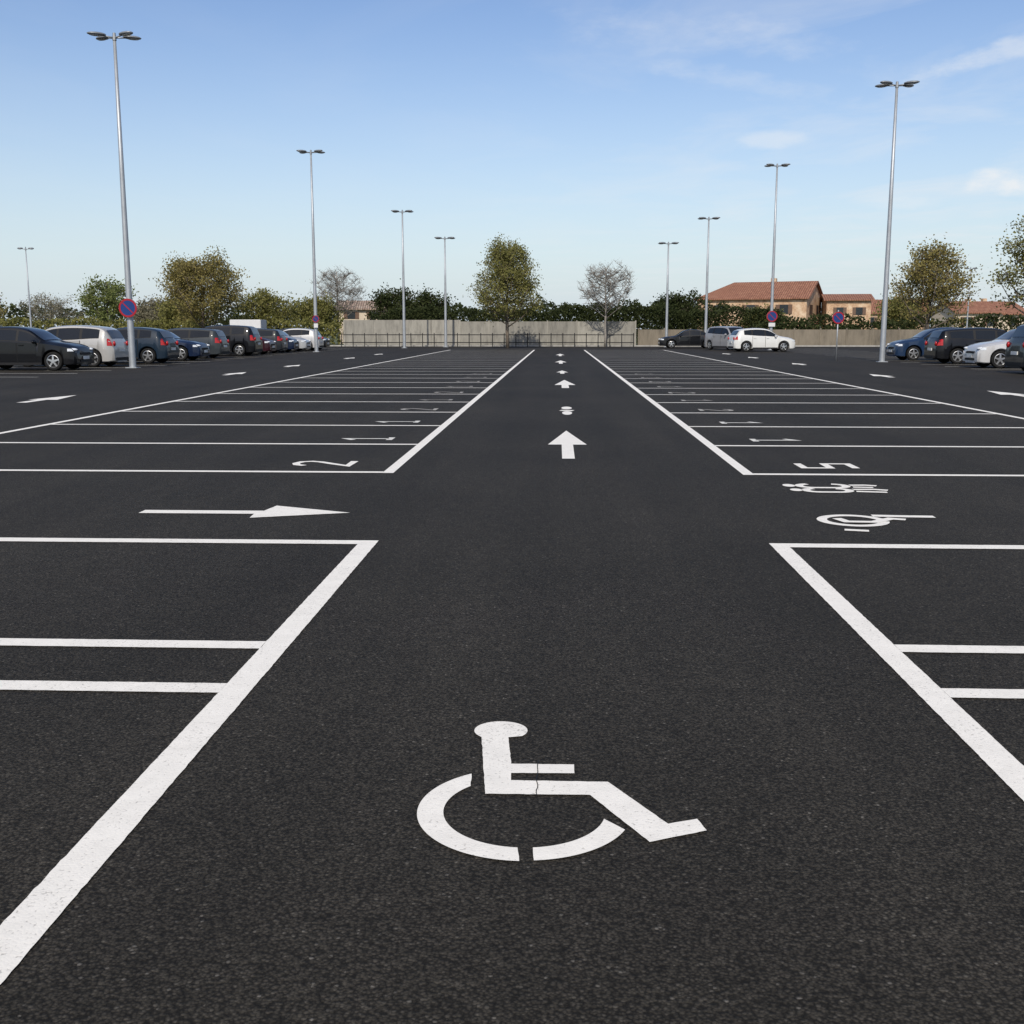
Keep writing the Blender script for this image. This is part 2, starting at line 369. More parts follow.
def disc(name,r,y,th,mat,parent,z,ri=0.0,n=40):
    vs=[];fs=[]
    for yy in (y,y+th):
        for i in range(n): a=2*math.pi*i/n; vs.append((r*math.cos(a),yy,z+r*math.sin(a)))
        if ri:
            for i in range(n): a=2*math.pi*i/n; vs.append((ri*math.cos(a),yy,z+ri*math.sin(a)))
    if ri:
        for i in range(n):
            j=(i+1)%n
            fs.append((i,j,n+j,n+i)); fs.append((2*n+i,3*n+i,3*n+j,2*n+j)); fs.append((i,2*n+i,2*n+j,j)); fs.append((n+i,n+j,3*n+j,3*n+i))
    else:
        fs.append(tuple(range(n))); fs.append(tuple(range(2*n-1,n-1,-1)))
        for i in range(n): j=(i+1)%n; fs.append((i,n+i,n+j,j))
    return mesh(name,vs,fs,mat,parent)
def nopark(loc,z,r,post=None,plate=False,label='round no parking sign'):
    e=empty('no_parking_sign',loc); tag(e,label,'road sign')
    disc('sign_face',r,0,0.012,M['blue'],e,z)
    disc('sign_border',r,-0.005,0.004,M['red'],e,z,r*0.80)
    b=box('slash',(0,-0.0035,z),(r*1.55,0.004,r*0.11),M['red'],e); b.rotation_euler=(0,rad(45),0)
    disc('sign_back',r*1.01,0.0125,0.012,M['steel'],e,z)
    if post:
        vs=[];fs=[]; tube(vs,fs,[Vector((0,0.055,0)),Vector((0,0.055,post))],[0.03,0.03],10); mesh('post',vs,fs,M['steel'],e,True)
    else:
        box('bracket',(0,0.06,z),(0.16,0.08,0.06),M['steel'],e)
    if plate: box('supplementary_plate',(0,-0.002,z-r-0.20),(r*1.2,0.012,0.26),M['white'],e)
    return e
nopark((-15.83,40.38,0),2.2,0.34,label='round blue and red no parking sign on lamp post')
nopark((15.05,78.97,0),2.35,0.38,plate=True,label='round no parking sign with white plate on lamp post')
nopark((12.75,51.2,0),1.95,0.27,post=2.3,label='round no parking sign on thin grey post')
nopark((-15.5,70.58,0),2.1,0.22,plate=True,label='small round sign on distant lamp post')

# ------------------------------------------------------------------ cars
def interp(pts,t):
    for i in range(len(pts)-1):
        a,b=pts[i],pts[i+1]
        if t<=b[0]:
            u=(t-a[0])/(b[0]-a[0]) if b[0]>a[0] else 0
            p0=pts[i-1] if i>0 else a; p3=pts[i+2] if i+2<len(pts) else b
            m0=(b[1]-p0[1])/(b[0]-p0[0])*(b[0]-a[0])*0.75; m1=(p3[1]-a[1])/(p3[0]-a[0])*(b[0]-a[0])*0.75
            return a[1]*(2*u**3-3*u*u+1)+m0*(u**3-2*u*u+u)+b[1]*(-2*u**3+3*u*u)+m1*(u**3-u*u)
    return pts[-1][1]
PROF={
 'hatch':dict(L=4.1,W=1.76,H=1.52,top=[(0,.36),(.012,.47),(.04,.55),(.13,.62),(.26,.68),(.42,.93),(.52,.99),(.66,1.0),(.82,.965),(.905,.90),(.965,.69),(.985,.60),(1,.44)],belt=[(0,.50),(.3,.62),(.6,.655),(.9,.70),(1,.60)],win=[(.305,.49),(.510,.70),(.725,.84)],ws=(.275,.425),rw=(.91,.960)),
 'estate':dict(L=4.55,W=1.78,H=1.50,top=[(0,.36),(.012,.46),(.04,.54),(.12,.61),(.24,.67),(.38,.93),(.48,.99),(.62,1.0),(.84,.965),(.93,.91),(.975,.69),(.99,.60),(1,.44)],belt=[(0,.50),(.3,.61),(.6,.64),(.9,.68),(1,.60)],win=[(.28,.455),(.475,.65),(.672,.88)],ws=(.255,.385),rw=(.933,.970)),
 'suv':dict(L=4.4,W=1.82,H=1.66,top=[(0,.38),(.012,.50),(.035,.59),(.10,.65),(.24,.69),(.37,.94),(.48,.99),(.66,1.0),(.86,.975),(.93,.92),(.975,.68),(.99,.58),(1,.42)],belt=[(0,.52),(.3,.63),(.6,.66),(.9,.69),(1,.60)],win=[(.275,.47),(.490,.69),(.715,.865)],ws=(.255,.375),rw=(.933,.970)),
 'sedan':dict(L=4.5,W=1.79,H=1.45,top=[(0,.36),(.012,.47),(.04,.55),(.13,.62),(.28,.68),(.42,.93),(.52,1.0),(.63,.985),(.70,.93),(.83,.745),(.95,.71),(.985,.62),(1,.44)],belt=[(0,.50),(.3,.62),(.6,.66),(.85,.70),(1,.60)],win=[(.31,.495),(.512,.675),(.69,.78)],ws=(.295,.425),rw=(.70,.815)),
 'mpv':dict(L=4.2,W=1.78,H=1.58,top=[(0,.36),(.012,.45),(.04,.53),(.12,.60),(.20,.655),(.38,.93),(.5,.99),(.66,1.0),(.84,.965),(.91,.90),(.975,.66),(.99,.56),(1,.42)],belt=[(0,.48),(.3,.60),(.6,.63),(.9,.67),(1,.58)],win=[(.25,.475),(.495,.69),(.715,.87)],ws=(.225,.385),rw=(.92,.968)),
}
def make_car(kind,loc,rotz,col,label,metal=0.1,group='parked cars'):
    P=PROF[kind]; Ln,W,H=P['L'],P['W'],P['H']
    e=empty('parked_car',loc,rotz); tag(e,label,'car',group)
    pm=carpaint(col,metal)
    wr=0.325; ar=0.385; tw=(0.195,0.805)
    xw=[Ln/2-Ln*t for t in tw]
    clr=0.19
    def sec(t):
        x=Ln/2-Ln*t
        edge=min(t,1-t)
        w=W/2*(1-0.17*max(0,1-edge/0.10)**2.0)
        zt=interp(P['top'],t)*H; zb=min(interp(P['belt'],t)*H,zt-0.05)
        c=max(0,min(1,(zt-zb)/(H*0.34)))
        wt=w*(0.90-0.17*c)
        zl=clr+0.05*max(0,1-edge/0.05)
        for q in xw:
            d=abs(x-q)
            if d<ar: zl=max(zl,wr+math.sqrt(ar*ar-d*d)*0.97)
        zm=max(0.44*H*0.9,zl+0.035)
        zsh=max(min(zb,zt-0.05),zm+0.02)
        pts=[(0,clr),(w*0.62,clr),(w*0.64,zl-0.0),(w*0.95,zl),(w*0.99,zl+0.03),(w*1.0,zm),(w*0.975,zsh),(wt,zt-0.045-0.02*(1-c)),(wt*0.86,zt-0.012),(wt*0.45,zt),(0,zt+0.004)]
        return x,pts,c
    ts=sorted(set([round(i/72,4) for i in range(73)]+[0.004,0.008,0.992,0.996]+[round(t+s*q/Ln,4) for t in tw for s in (-1,1) for q in (ar+0.003,ar-0.003,ar-0.02,ar-0.06)]))
    vs=[];fs=[];n=None
    for t in ts:
        x,pts,c=sec(t)
        ring=[(x,y,z) for y,z in pts]+[(x,-y,z) for y,z in pts[::-1][1:-1]]
        n=len(ring); vs+=ring
    for i in range(len(ts)-1):
        for k in range(n):
            a=i*n+k; b=i*n+(k+1)%n
            fs.append((a,a+n,b+n,b))
    fs.append(tuple(range(n))); fs.append(tuple((len(ts)-1)*n+k for k in range(n))[::-1])
    body=mesh('body',vs,fs,pm,e,True)
    bm=bmesh.new(); bm.from_mesh(body.data); bmesh.ops.recalc_face_normals(bm,faces=bm.faces[:]); bm.to_mesh(body.data); bm.free()
    try: body.data.set_sharp_from_angle(angle=rad(38))
    except Exception: pass
    def along(pts,i,s): 
        a,b=pts[i],pts[i+1]; return (a[0]+(b[0]-a[0])*s,a[1]+(b[1]-a[1])*s)
    def sidepatch(name,t0,t1,fn,mat,sgn,off,nt_=8,ns=3,parent=e):
        v=[];f=[]
        for i in range(nt_+1):
            t=t0+(t1-t0)*i/nt_; x,pts,c=sec(t)
            for j in range(ns+1):
                y,z=fn(pts,j/ns); v.append((x,sgn*(y+off),z))
        for i in range(nt_):
            for j in range(ns):
                a=i*(ns+1)+j; q=(a,a+1,a+ns+2,a+ns+1); f.append(q if sgn>0 else q[::-1])
        return mesh(name,v,f,mat,parent,True)
    for sgn in (1,-1):
        sidepatch('window_frame',P['win'][0][0]-0.004,P['win'][2][1]+0.004,lambda p,s:along(p,6,0.06+0.84*s),M['trim'],sgn,0.005,20,3)
        for (a,b) in P['win']:
            sidepatch('side_window',a,b,lambda p,s:along(p,6,0.11+0.74*s),M['glass'],sgn,0.009)
        lo,hi=P['win'][0][0]+0.03,P['win'][0][1]+0.005
        for (a,b) in ((lo,hi),(hi+0.008,P['win'][1][1]+0.005)):
            def dfn(p,s):
                z0=clr+0.12; z1=p[6][1]-0.015
                z=z0+(z1-z0)*s
                pl=p[3:7]
                for q in range(len(pl)-1):
                    if z<=pl[q+1][1]: 
                        u=(z-pl[q][1])/max(1e-5,(pl[q+1][1]-pl[q][1])); u=max(0,min(1,u)); return (pl[q][0]+(pl[q+1][0]-pl[q][0])*u,z)
                return (pl[-1][0],z)
            b2=min(b,0.805-(ar+0.03)/Ln)
            d=sidepatch('door',a,b2,dfn,pm,sgn,0.007,8,6)
            xx=Ln/2-Ln*(b2-0.035); box('handle',(xx,sgn*(W/2+0.012),0.575*H),(0.17,0.03,0.028),pm,d,0.006)
            sidepatch('door_seam',b2+0.001,b2+0.006,dfn,M['trim'],sgn,0.008,1,6,d)
        sidepatch('sill_trim',tw[0]+(ar+0.02)/Ln,tw[1]-(ar+0.02)/Ln,lambda p,s:(p[3][0]+0.02,clr+0.005+0.085*s),M['trim'],sgn,0.025,6,1)
        tz0,tz1=(0.51,0.68) if kind!='sedan' else (0.53,0.63)
        def lampfn(z0,z1):
            def fn(p,s):
                z=(z0+(z1-z0)*s)*H; z=min(z,p[7][1]-0.01)
                pl=p[3:8]
                for q in range(len(pl)-1):
                    if z<=pl[q+1][1]:
                        u=(z-pl[q][1])/max(1e-5,(pl[q+1][1]-pl[q][1])); u=max(0,min(1,u)); return (pl[q][0]+(pl[q+1][0]-pl[q][0])*u,z)
                return (pl[-1][0],z)
            return fn
        sidepatch('tail_light_wing',0.945,0.994,lampfn(tz0,tz1),M['tail'],sgn,0.010,6,4)
        sidepatch('headlight_wing',0.006,0.065,lampfn(0.44,0.50),M['head'],sgn,0.010,6,2)
    def toppatch(name,t0,t1,mat,fr=0.9,off=0.012):
        v=[];f=[];ny=8;nx=8
        for i in range(nx+1):
            t=t0+(t1-t0)*i/nx; x,pts,c=sec(t); wt=pts[7][0]
            prof=[pts[10],pts[9],pts[8],pts[7]]
            for j in range(ny+1):
                y=(-1+2*j/ny)*wt*fr; ay=abs(y); z=prof[-1][1]
                for q in range(3):
                    if ay<=prof[q+1][0]: z=prof[q][1]+(prof[q+1][1]-prof[q][1])*(ay-prof[q][0])/(prof[q+1][0]-prof[q][0]); break
                dx=off*(1 if t1<0.5 else -1)
                v.append((x+dx,y,z+off))
        for i in range(nx):
            for j in range(ny): a=i*(ny+1)+j; f.append((a,a+ny+1,a+ny+2,a+1))
        return mesh(name,v,f,mat,e,True)
    toppatch('windscreen',P['ws'][0],P['ws'][1],M['glass'])
    toppatch('rear_window',P['rw'][0],P['rw'][1],M['glass'],0.86)
    for q in xw:
        for sgn in (1,-1):
            wh=empty('wheel',(q,sgn*(W/2-0.125),wr),0,e)
            prof=[(0.20,-0.10),(0.30,-0.105),(wr-0.01,-0.085),(wr,-0.06),(wr,0.06),(wr-0.01,0.085),(0.30,0.105),(0.22,0.10),(0.215,0.04)]
            v=[];f=[];N=28
            for r_,yy in prof:
                for k in range(N): an=2*math.pi*k/N; v.append((r_*math.cos(an),sgn*yy,r_*math.sin(an)))
            for i in range(len(prof)-1):
                for k in range(N): a=i*N+k;b=i*N+(k+1)%N; f.append((a,b,b+N,a+N) if sgn>0 else (a,a+N,b+N,b))
            mesh('tyre',v,f,M['rubber'],wh,True)
            v=[];f=[]
            def ringv(r_,y): 
                i0=len(v)
                for k in range(30): an=2*math.pi*k/30; v.append((r_*math.cos(an),sgn*y,r_*math.sin(an)))
                return i0
            a0=ringv(0.222,0.098);a1=ringv(0.205,0.103);a2=ringv(0.195,0.06)
            for s_,t_ in ((a0,a1),(a1,a2)):
                for k in range(30): kk=(k+1)%30; f.append((s_+k,s_+kk,t_+kk,t_+k) if sgn>0 else (s_+k,t_+k,t_+kk,s_+kk))
            for k in range(5):
                an=2*math.pi*k/5+0.3
                u=Vector((math.cos(an),0,math.sin(an))); w_=Vector((-math.sin(an),0,math.cos(an)))
                i0=len(v)
                for r_,hw,y in ((0.03,0.035,0.098),(0.20,0.026,0.09)):
                    for s2 in (-1,1):
                        for dy in (0,-0.03):
                            p_=u*r_+w_*hw*s2; v.append((p_.x,sgn*(y+dy),p_.z))
                for q4 in ((0,2,6,4),(1,5,7,3),(0,4,5,1),(2,3,7,6),(4,6,7,5),(0,1,3,2)): f.append(tuple(i0+z_ for z_ in q4))
            i0=len(v); 
            for k in range(16): an=2*math.pi*k/16; v.append((0.055*math.cos(an),sgn*0.104,0.055*math.sin(an)))
            f.append(tuple(range(i0,i0+16)))
            mesh('rim',v,f,M['rim'],wh)
            v=[(0.20*math.cos(2*math.pi*k/24),sgn*0.05,0.20*math.sin(2*math.pi*k/24)) for k in range(24)]
            mesh('brake_disc',v,[tuple(range(24))],M['trim'],wh)
    xf=Ln/2
    hz=0.475*H
    for sgn in (1,-1):
        ell('headlight',(xf-0.17,sgn*W*0.385,hz),(0.19,0.115,0.06),M['head'],e,14,-sgn*rad(18))
        ell('tail_light',(-xf+0.025,sgn*W*0.35,0.56*H),(0.05,0.085,0.10 if kind!='sedan' else 0.06),M['tail'],e,12)
        ell('wing_mirror',(Ln/2-Ln*(P['win'][0][0]+0.035),sgn*(W/2+0.07),0.655*H),(0.07,0.11,0.07),pm,e,10)
        ell('fog_lamp',(xf-0.09,sgn*W*0.33,0.235*H),(0.06,0.07,0.035),M['head'],e,8)
    box('grille',(xf-0.015,0,0.375*H),(0.06,W*0.48,0.10),M['trim'],e,0.02)
    box('lower_grille',(xf-0.012,0,0.215*H),(0.06,W*0.55,0.12),M['trim'],e,0.02)
    box('number_plate',(xf+0.022,0,0.29*H),(0.012,0.50,0.11),M['plate'],e,0.003)
    box('number_plate',(-xf-0.012,0,0.40*H if kind!='sedan' else 0.46*H),(0.03,0.50,0.11),M['plate'],e,0.003)
    box('rear_bumper_trim',(-xf+0.005,0,0.19*H),(0.06,W*0.7,0.12),M['trim'],e,0.02)
    return e
BLK=(0.004,0.0045,0.006); NAVY=(0.006,0.013,0.036); WHT=(0.60,0.60,0.58); DGR=(0.012,0.014,0.018); BLUE=(0.012,0.028,0.065); PLUM=(0.026,0.006,0.011)
left=[('hatch',-16.75,38.6,1,BLK,'black hatchback with bright headlights, nose towards the aisle'),
 ('mpv',-16.95,42.4,0,(0.33,0.325,0.315),'silver hatchback with red tail lights, backed up to the aisle'),
 ('hatch',-16.4,46.6,0,(0.010,0.02,0.034),'dark blue hatchback with red tail lights'),
 ('sedan',-16.4,50.9,1,NAVY,'navy blue saloon, nose towards the aisle'),
 ('estate',-16.7,55.0,0,(0.03,0.036,0.04),'grey estate car backed up to the aisle'),
 ('suv',-16.4,60.2,0,BLK,'black off-road style car with red tail lights'),
 ('hatch',-16.5,63.6,1,PLUM,'dark plum coloured car in the row'),
 ('estate',-16.6,66.8,0,(0.015,0.018,0.022),'dark grey estate car in the row'),
 ('hatch',-16.6,69.8,1,NAVY,'navy blue hatchback in the row'),
 ('sedan',-16.5,72.8,1,(0.33,0.34,0.35),'silver saloon, nose towards the aisle'),
 ('hatch',-16.3,75.8,0,(0.4,0.4,0.4),'light grey hatchback at the end of the row'),
 ('hatch',-16.6,79.4,1,BLK,'black hatchback at the end of the row')]
for k,xe,y,nose,c,lb in left:
    Ln=PROF[k]['L']
    make_car(k,(xe-Ln/2,y,0),0 if nose else math.pi,c,lb,group='cars parked in the row beside the aisle')
right=[('suv',14.75,36.4,0,DGR,'dark grey tall car backed up to the aisle'),
 ('hatch',15.5,42.3,1,(0.45,0.45,0.45),'silver white hatchback, nose towards the aisle'),
 ('estate',15.75,47.6,0,BLK,'black estate car backed up to the aisle'),
 ('hatch',15.6,52.6,1,BLUE,'blue grey hatchback, nose towards the aisle')]
for k,xe,y,nose,c,lb in right:
    Ln=PROF[k]['L']
    make_car(k,(xe+Ln/2,y,0),math.pi if nose else 0,c,lb,group='cars parked in the row beside the aisle')
make_car('hatch',(13.35,73.5,0),rad(8),WHT,'white hatchback parked side-on near the lamp post',group='cars at the far end')
make_car('suv',(12.2,79.0,0),rad(-65),(0.26,0.26,0.27),'silver grey tall car behind the white hatchback',group='cars at the far end')
make_car('sedan',(10.1,86.5,0),rad(180),BLK,'black saloon parked side-on by the fence',group='cars at the far end')

# ------------------------------------------------------------------ vegetation
def leaves(vs,fs,c,spread,n,size):
    for _ in range(n):
        p=Vector((R.gauss(0,1)*spread,R.gauss(0,1)*spread,R.gauss(0,0.8)*spread))+c
        u=Vector((R.uniform(-1,1),R.uniform(-1,1),R.uniform(-1,1))).normalized()
        w=u.cross(Vector((R.uniform(-1,1),R.uniform(-1,1),R.uniform(-1,1)))).normalized()
        s=size*R.uniform(0.6,1.3); u=u*s*0.5; w=w*s*0.36
        b=len(vs); vs.extend([p-u,p+w,p+u,p-w]); fs.append((b,b+1,b+2,b+3))
def tree(loc,H,zc,rx,leafm,barkm,n_limb=14,n_leaf=7000,size=0.2,label='',shape='oval',name='tree',tr=0.14,twig=6,spread=0.22):
    e=empty(name,loc); tag(e,label,'tree')
    vs=[];fs=[];lv=[];lf=[]
    top=H*0.92
    tp=[Vector((0,0,0))]; 
    for i in range(1,8): tp.append(Vector((R.uniform(-.08,.08),R.uniform(-.08,.08),top*i/7)))
    tube(vs,fs,tp,[tr*(1-0.85*i/7)+0.01 for i in range(8)],8)
    def envelope(z):
        u=(z-zc)/(H-zc); u=max(0.0,min(1,u))
        if shape=='cone': return rx*max(0.06,min(1,(u+0.08)*4)**0.6*(1-u)**0.62)*1.12
        if shape=='egg': return rx*max(0.05,(math.sin(math.pi*min(1,u*0.80+0.18))**0.75))*(1-0.2*u)
        return rx*max(0.08,math.sin(math.pi*(0.12+0.85*u))**0.6)
    tips=[]
    for k in range(n_limb):
        z0=zc*0.85+(top-zc*0.85)*(k/n_limb)**1.0*0.85
        an=k*2.399+R.uniform(-.3,.3); zt=min(H*0.98,z0+R.uniform(0.5,1.0)*(H-z0)*(0.55 if shape!='cone' else 0.35)+0.2)
        rr=envelope(zt)*R.uniform(0.75,1.0)
        s=Vector((0,0,z0)); t_=Vector((math.cos(an)*rr,math.sin(an)*rr,zt)); m=s.lerp(t_,0.5)+Vector((math.cos(an)*rr*0.12,math.sin(an)*rr*0.12,-0.1*(zt-z0)))
        tube(vs,fs,[s,m,t_],[tr*0.42*(1-0.5*k/n_limb),tr*0.25,0.015],5)
        for q in range(twig):
            u=R.uniform(0.25,1.0); b=s.lerp(m,u*2) if u<0.5 else m.lerp(t_,(u-0.5)*2)
            ph=R.uniform(0,6.28); ln=R.uniform(0.15,0.36)*rx
            z2=min(H,b.z+R.uniform(-0.15,0.9)*ln); d=Vector((b.x+math.cos(ph)*ln,b.y+math.sin(ph)*ln,z2))
            ev=envelope(z2); hr=math.hypot(d.x,d.y)
            if hr>ev: d.x*=ev/hr; d.y*=ev/hr
            tube(vs,fs,[b,d],[0.022,0.008],3); tips.append((b,d))
            for _ in range(2 if n_leaf>2000 else 6):
                b2=b.lerp(d,R.uniform(0.3,1)); d2=b2+Vector((R.uniform(-1,1),R.uniform(-1,1),R.uniform(-.2,1)))*0.17*rx
                tube(vs,fs,[b2,d2],[0.011,0.005],3); tips.append((b2,d2))
    mesh('trunk',vs,fs,barkm,e,True)
    for b,d in tips:
        if R.random()<0.10: continue
        per=n_leaf/len(tips)*R.uniform(0.4,1.7); k=int(per)+(1 if R.random()<per-int(per) else 0)
        leaves(lv,lf,b.lerp(d,R.uniform(0.4,1.0)),spread*R.uniform(0.7,1.3),k,size)
    mesh('crown',lv,lf,leafm,e)
    return e
tree((-3.9,86,0),8.7,1.9,3.0,M['leaf_olive'],M['bark'],34,21000,0.14,'tall broad cone-shaped tree turning olive brown by the wall','cone',twig=9,spread=0.28)
tree((3.95,93,0),7.1,2.7,2.5,M['leaf_tan'],M['barkgrey'],28,500,0.09,'nearly bare grey tree before concrete wall','oval',tr=0.10,twig=13,spread=0.2)
tree((-30.7,95,0),7.7,1.6,3.7,M['leaf_gold'],M['bark'],30,21000,0.17,'broad autumn tree with olive gold leaves behind parked cars','oval',twig=8,spread=0.34)
tree((-45.2,110,0),6.6,1.5,2.7,M['leaf_green'],M['bark'],16,7500,0.20,'small rounded light green tree behind parked cars','oval',spread=0.32)
tree((-52,112,0),5.0,1.2,3.2,M['leaf_tan'],M['barkgrey'],18,3500,0.14,'low bare spreading tree with pale twigs','oval',spread=0.3)
tree((-57.5,108,0),5.4,1.2,3.0,M['leaf_gold'],M['barkgrey'],16,4500,0.2,'low yellowing tree behind parked cars','oval',spread=0.3)
tree((-21.5,108,0),7.6,2.3,2.8,M['leaf_tan'],M['barkgrey'],28,700,0.09,'bare round-crowned grey tree behind the wall','oval',tr=0.11,twig=14,spread=0.22)
tree((24.4,74.5,0),7.1,1.6,2.9,M['leaf_gold'],M['bark'],26,11000,0.15,'autumn tree with thinning olive gold leaves by the house','egg',spread=0.28,twig=7)
tree((27.4,64,0),8.2,1.7,3.3,M['leaf_olive'],M['bark'],26,9500,0.15,'tall half-bare olive tree behind parked cars','egg',spread=0.28,twig=7)
for (x,y,h,r,mt,lb) in [(-27.0,103,4.9,2.9,'leaf_olive','low olive tree behind parked cars'),(-23.2,106,4.5,2.2,'leaf_olive','low olive tree behind parked cars'),(-35.5,104,4.4,2.4,'leaf_olive','low olive tree behind parked cars'),
   (-15.2,104,5.2,2.5,'leaf_dark','dark green rounded tree behind concrete wall'),(-12.0,103,4.8,2.2,'leaf_dark','dark green rounded tree behind concrete wall'),
   (11.4,106,4.8,2.6,'leaf_dark','dark green rounded tree behind the fence'),(-39.5,108,4.2,2.4,'leaf_tan','low tree with pale dry leaves'),(20.5,112,3.1,2.2,'leaf_olive','small olive tree before brick house'),(34,112,4.6,2.4,'leaf_olive','low olive tree beside the houses')]:
    tree((x,y,0),h,0.8,r,M[mt],M['bark'],16,7500,0.21,lb,'oval',spread=0.36,tr=0.12)

def hedge(x0,x1,y,zt,depth,mat,n,size=0.26,name='hedge',lumps=0.35):
    v=[];f=[]
    ph=[R.uniform(0,6.28) for _ in range(6)]
    def top(x): return zt*(1+lumps*0.5*(math.sin(x*0.9+ph[0])*0.4+math.sin(x*2.1+ph[1])*0.3+math.sin(x*4.7+ph[2])*0.2+math.sin(x*0.35+ph[3])*0.4))
    for _ in range(n):
        x=R.uniform(x0,x1); yy=y+R.uniform(-depth/2,depth/2); h=top(x)
        z=h*(1-R.random()**1.6*0.98)+R.gauss(0,0.08)
        leaves(v,f,Vector((x,yy,z)),0.10,1,size)
    o=mesh(name,v,f,M[mat]); o['kind']='stuff'; return o
hedge(-75,-19.9,101,2.2,2.0,'leaf_olive',16000)
hedge(-17,-9,99,3.2,2.0,'leaf_dark',7000,0.20)
hedge(-9,20,101,3.3,2.4,'leaf_dark',26000,0.20,lumps=0.3)
hedge(-2,16,106,3.9,2.4,'leaf_dark',8000,0.22,lumps=0.5)
hedge(20,70,103,2.4,2.2,'leaf_dark',15000)
hedge(17,26,97,1.9,1.2,'leaf_dark',2800)
hedge(-160,160,190,5.0,10,'leaf_dark',26000,0.7,'wood',0.4)

# ------------------------------------------------------------------ wall, fence, kerb
w=empty('concrete_wall',(0,95,0)); tag(w,'weathered grey concrete panel wall behind the car park','wall')
xs=[-18.4+2.5*i for i in range(11)]
for i in range(10):
    z=2.25 if i<4 else 2.12
    box('panel',((xs[i]+xs[i+1])/2,0,z/2),(2.44,0.14,z),M['wall'],w,0.01)
for i in range(11):
    box('pillar',(xs[i],-0.02,1.1),(0.12,0.18,2.2 if i>4 else 2.3),M['wall'],w,0.01)
fz=empty('panel_fence',(0,95.4,0)); tag(fz,'low brown concrete panel fence beside the hedge','fence')
for i in range(14):
    x=6.9+2.2*i
    box('panel',(x+1.1,0,0.72),(2.12,0.09,1.44),M['wall2'],fz,0.01); box('post',(x,-0.02,0.78),(0.13,0.16,1.56),M['wall2'],fz,0.01)
k=box('kerb',(0,94.7,0.06),(120,0.22,0.12),M['kerb'],None,0.015); k['kind']='structure'
g=empty('metal_railing',(0,93.6,0)); tag(g,'low dark metal railing in front of concrete wall','railing')
vs=[];fs=[]
for z in (0.35,1.0): tube(vs,fs,[Vector((-18.4,0,z)),Vector((6.4,0,z))],[0.035,0.035],6)
mesh('rail',vs,fs,M['trim'],g)
for i in range(26):
    vs=[];fs=[]; x=-18.4+i*0.99; tube(vs,fs,[Vector((x,0,0)),Vector((x,0,1.15))],[0.035,0.035],6); mesh('post',vs,fs,M['trim'],g)

# ------------------------------------------------------------------ houses
def house(loc,rotz,Lx,Ly,eave,ridge,wallm,label,wins,hip=0.0,chim=True,name='house',roofm='tiles'):
    e=empty(name,loc,rotz); tag(e,label,'house')
    a,b=Lx/2,Ly/2
    v=[(-a,-b,0),(a,-b,0),(a,b,0),(-a,b,0),(-a,-b,eave),(a,-b,eave),(a,b,eave),(-a,b,eave),(-a+hip,0,ridge-0.12),(a,0,ridge-0.12)]
    f=[(0,1,5,4),(1,2,6,9,5),(2,3,7,6),(3,0,4,8,7)] if hip==0 else [(0,1,5,4),(1,2,6,9,5),(2,3,7,6),(3,0,4,7)]
    mesh('wall',v,f,wallm,e)
    o=0.35; s=(ridge-eave)/b
    ez=eave-o*s*0.5+0.05
    r0=(-a-o,-b-o,ez) ; r1=(a+o,-b-o,ez); r2=(a+o,b+o,ez); r3=(-a-o,b+o,ez)
    t0=(-a-o+ (hip+o if hip else 0),0,ridge); t1=(a+o,0,ridge)
    v=[r0,r1,r2,r3,t0,t1]; v2=[(p[0],p[1],p[2]-0.12) for p in v]
    f=[(0,1,5,4),(2,3,4,5)]+([(3,0,4)] if hip else [])
    f2=[tuple(i+6 for i in q)[::-1] for q in f]
    rim=[(0,6,7,1),(1,7,11,5),(5,11,8,2),(2,8,9,3)]+([(3,9,6,0)] if hip else [(3,9,10,4),(4,10,6,0)])
    rf=mesh('roof',v+v2,f+f2+rim,M[roofm],e)
    if chim: box('chimney',(a*0.2,b*0.3,ridge+0.02),(0.6,0.6,0.8),M['brick'],rf,0.02)
    for (face,x,z,w_,h_) in wins:
        if face=='f': c=(x,-b-0.01,z); s_=(w_,0.06,h_); sh=((x-w_*0.75,-b-0.03,z),(x+w_*0.75,-b-0.03,z)); ss=(w_*0.48,0.05,h_)
        else: c=(a+0.01,x,z); s_=(0.06,w_,h_); sh=((a+0.03,x-w_*0.75,z),(a+0.03,x+w_*0.75,z)); ss=(0.05,w_*0.48,h_)
        wn=box('window',c,s_,M['darkglass'],e)
        for q in sh: box('shutter',tuple(q[i]-c[i] for i in range(3)),ss,M['wood'],wn)
    return e
house((22.6,126,0),rad(-24),12.0,8,4.8,6.7,M['brick'],'old stone and brick house with hipped terracotta roof',[('f',-3.6,3.6,0.9,1.0),('f',0,3.6,0.9,1.0),('f',3.6,3.6,0.9,1.0),('s',-1.8,3.6,0.9,1.0),('s',1.8,3.6,0.9,1.0)],hip=3.0,chim=True)
house((31.6,124,0),rad(-8),4.6,6,4.6,5.3,M['brick'],'small stone outbuilding with terracotta roof',[('f',-0.9,3.4,0.7,0.8),('f',1.1,3.4,0.7,0.8)],chim=False)
house((44,150,0),rad(-20),9,8,3.6,5.4,M['brick'],'distant brick house with terracotta roof',[('f',-2,2.5,0.9,1.1),('f',2,2.5,0.9,1.1)])
house((50.5,140,0),rad(10),6,6,3.5,4.8,M['render'],'distant pale house with terracotta roof',[('f',-1.5,2.4,0.9,1.1),('f',1.5,2.4,0.9,1.1)])
house((60,160,0),rad(15),9,8,3.6,5.4,M['render'],'distant pale house with terracotta roof',[('f',-2,2.6,0.9,1.1),('f',2,2.6,0.9,1.1)])
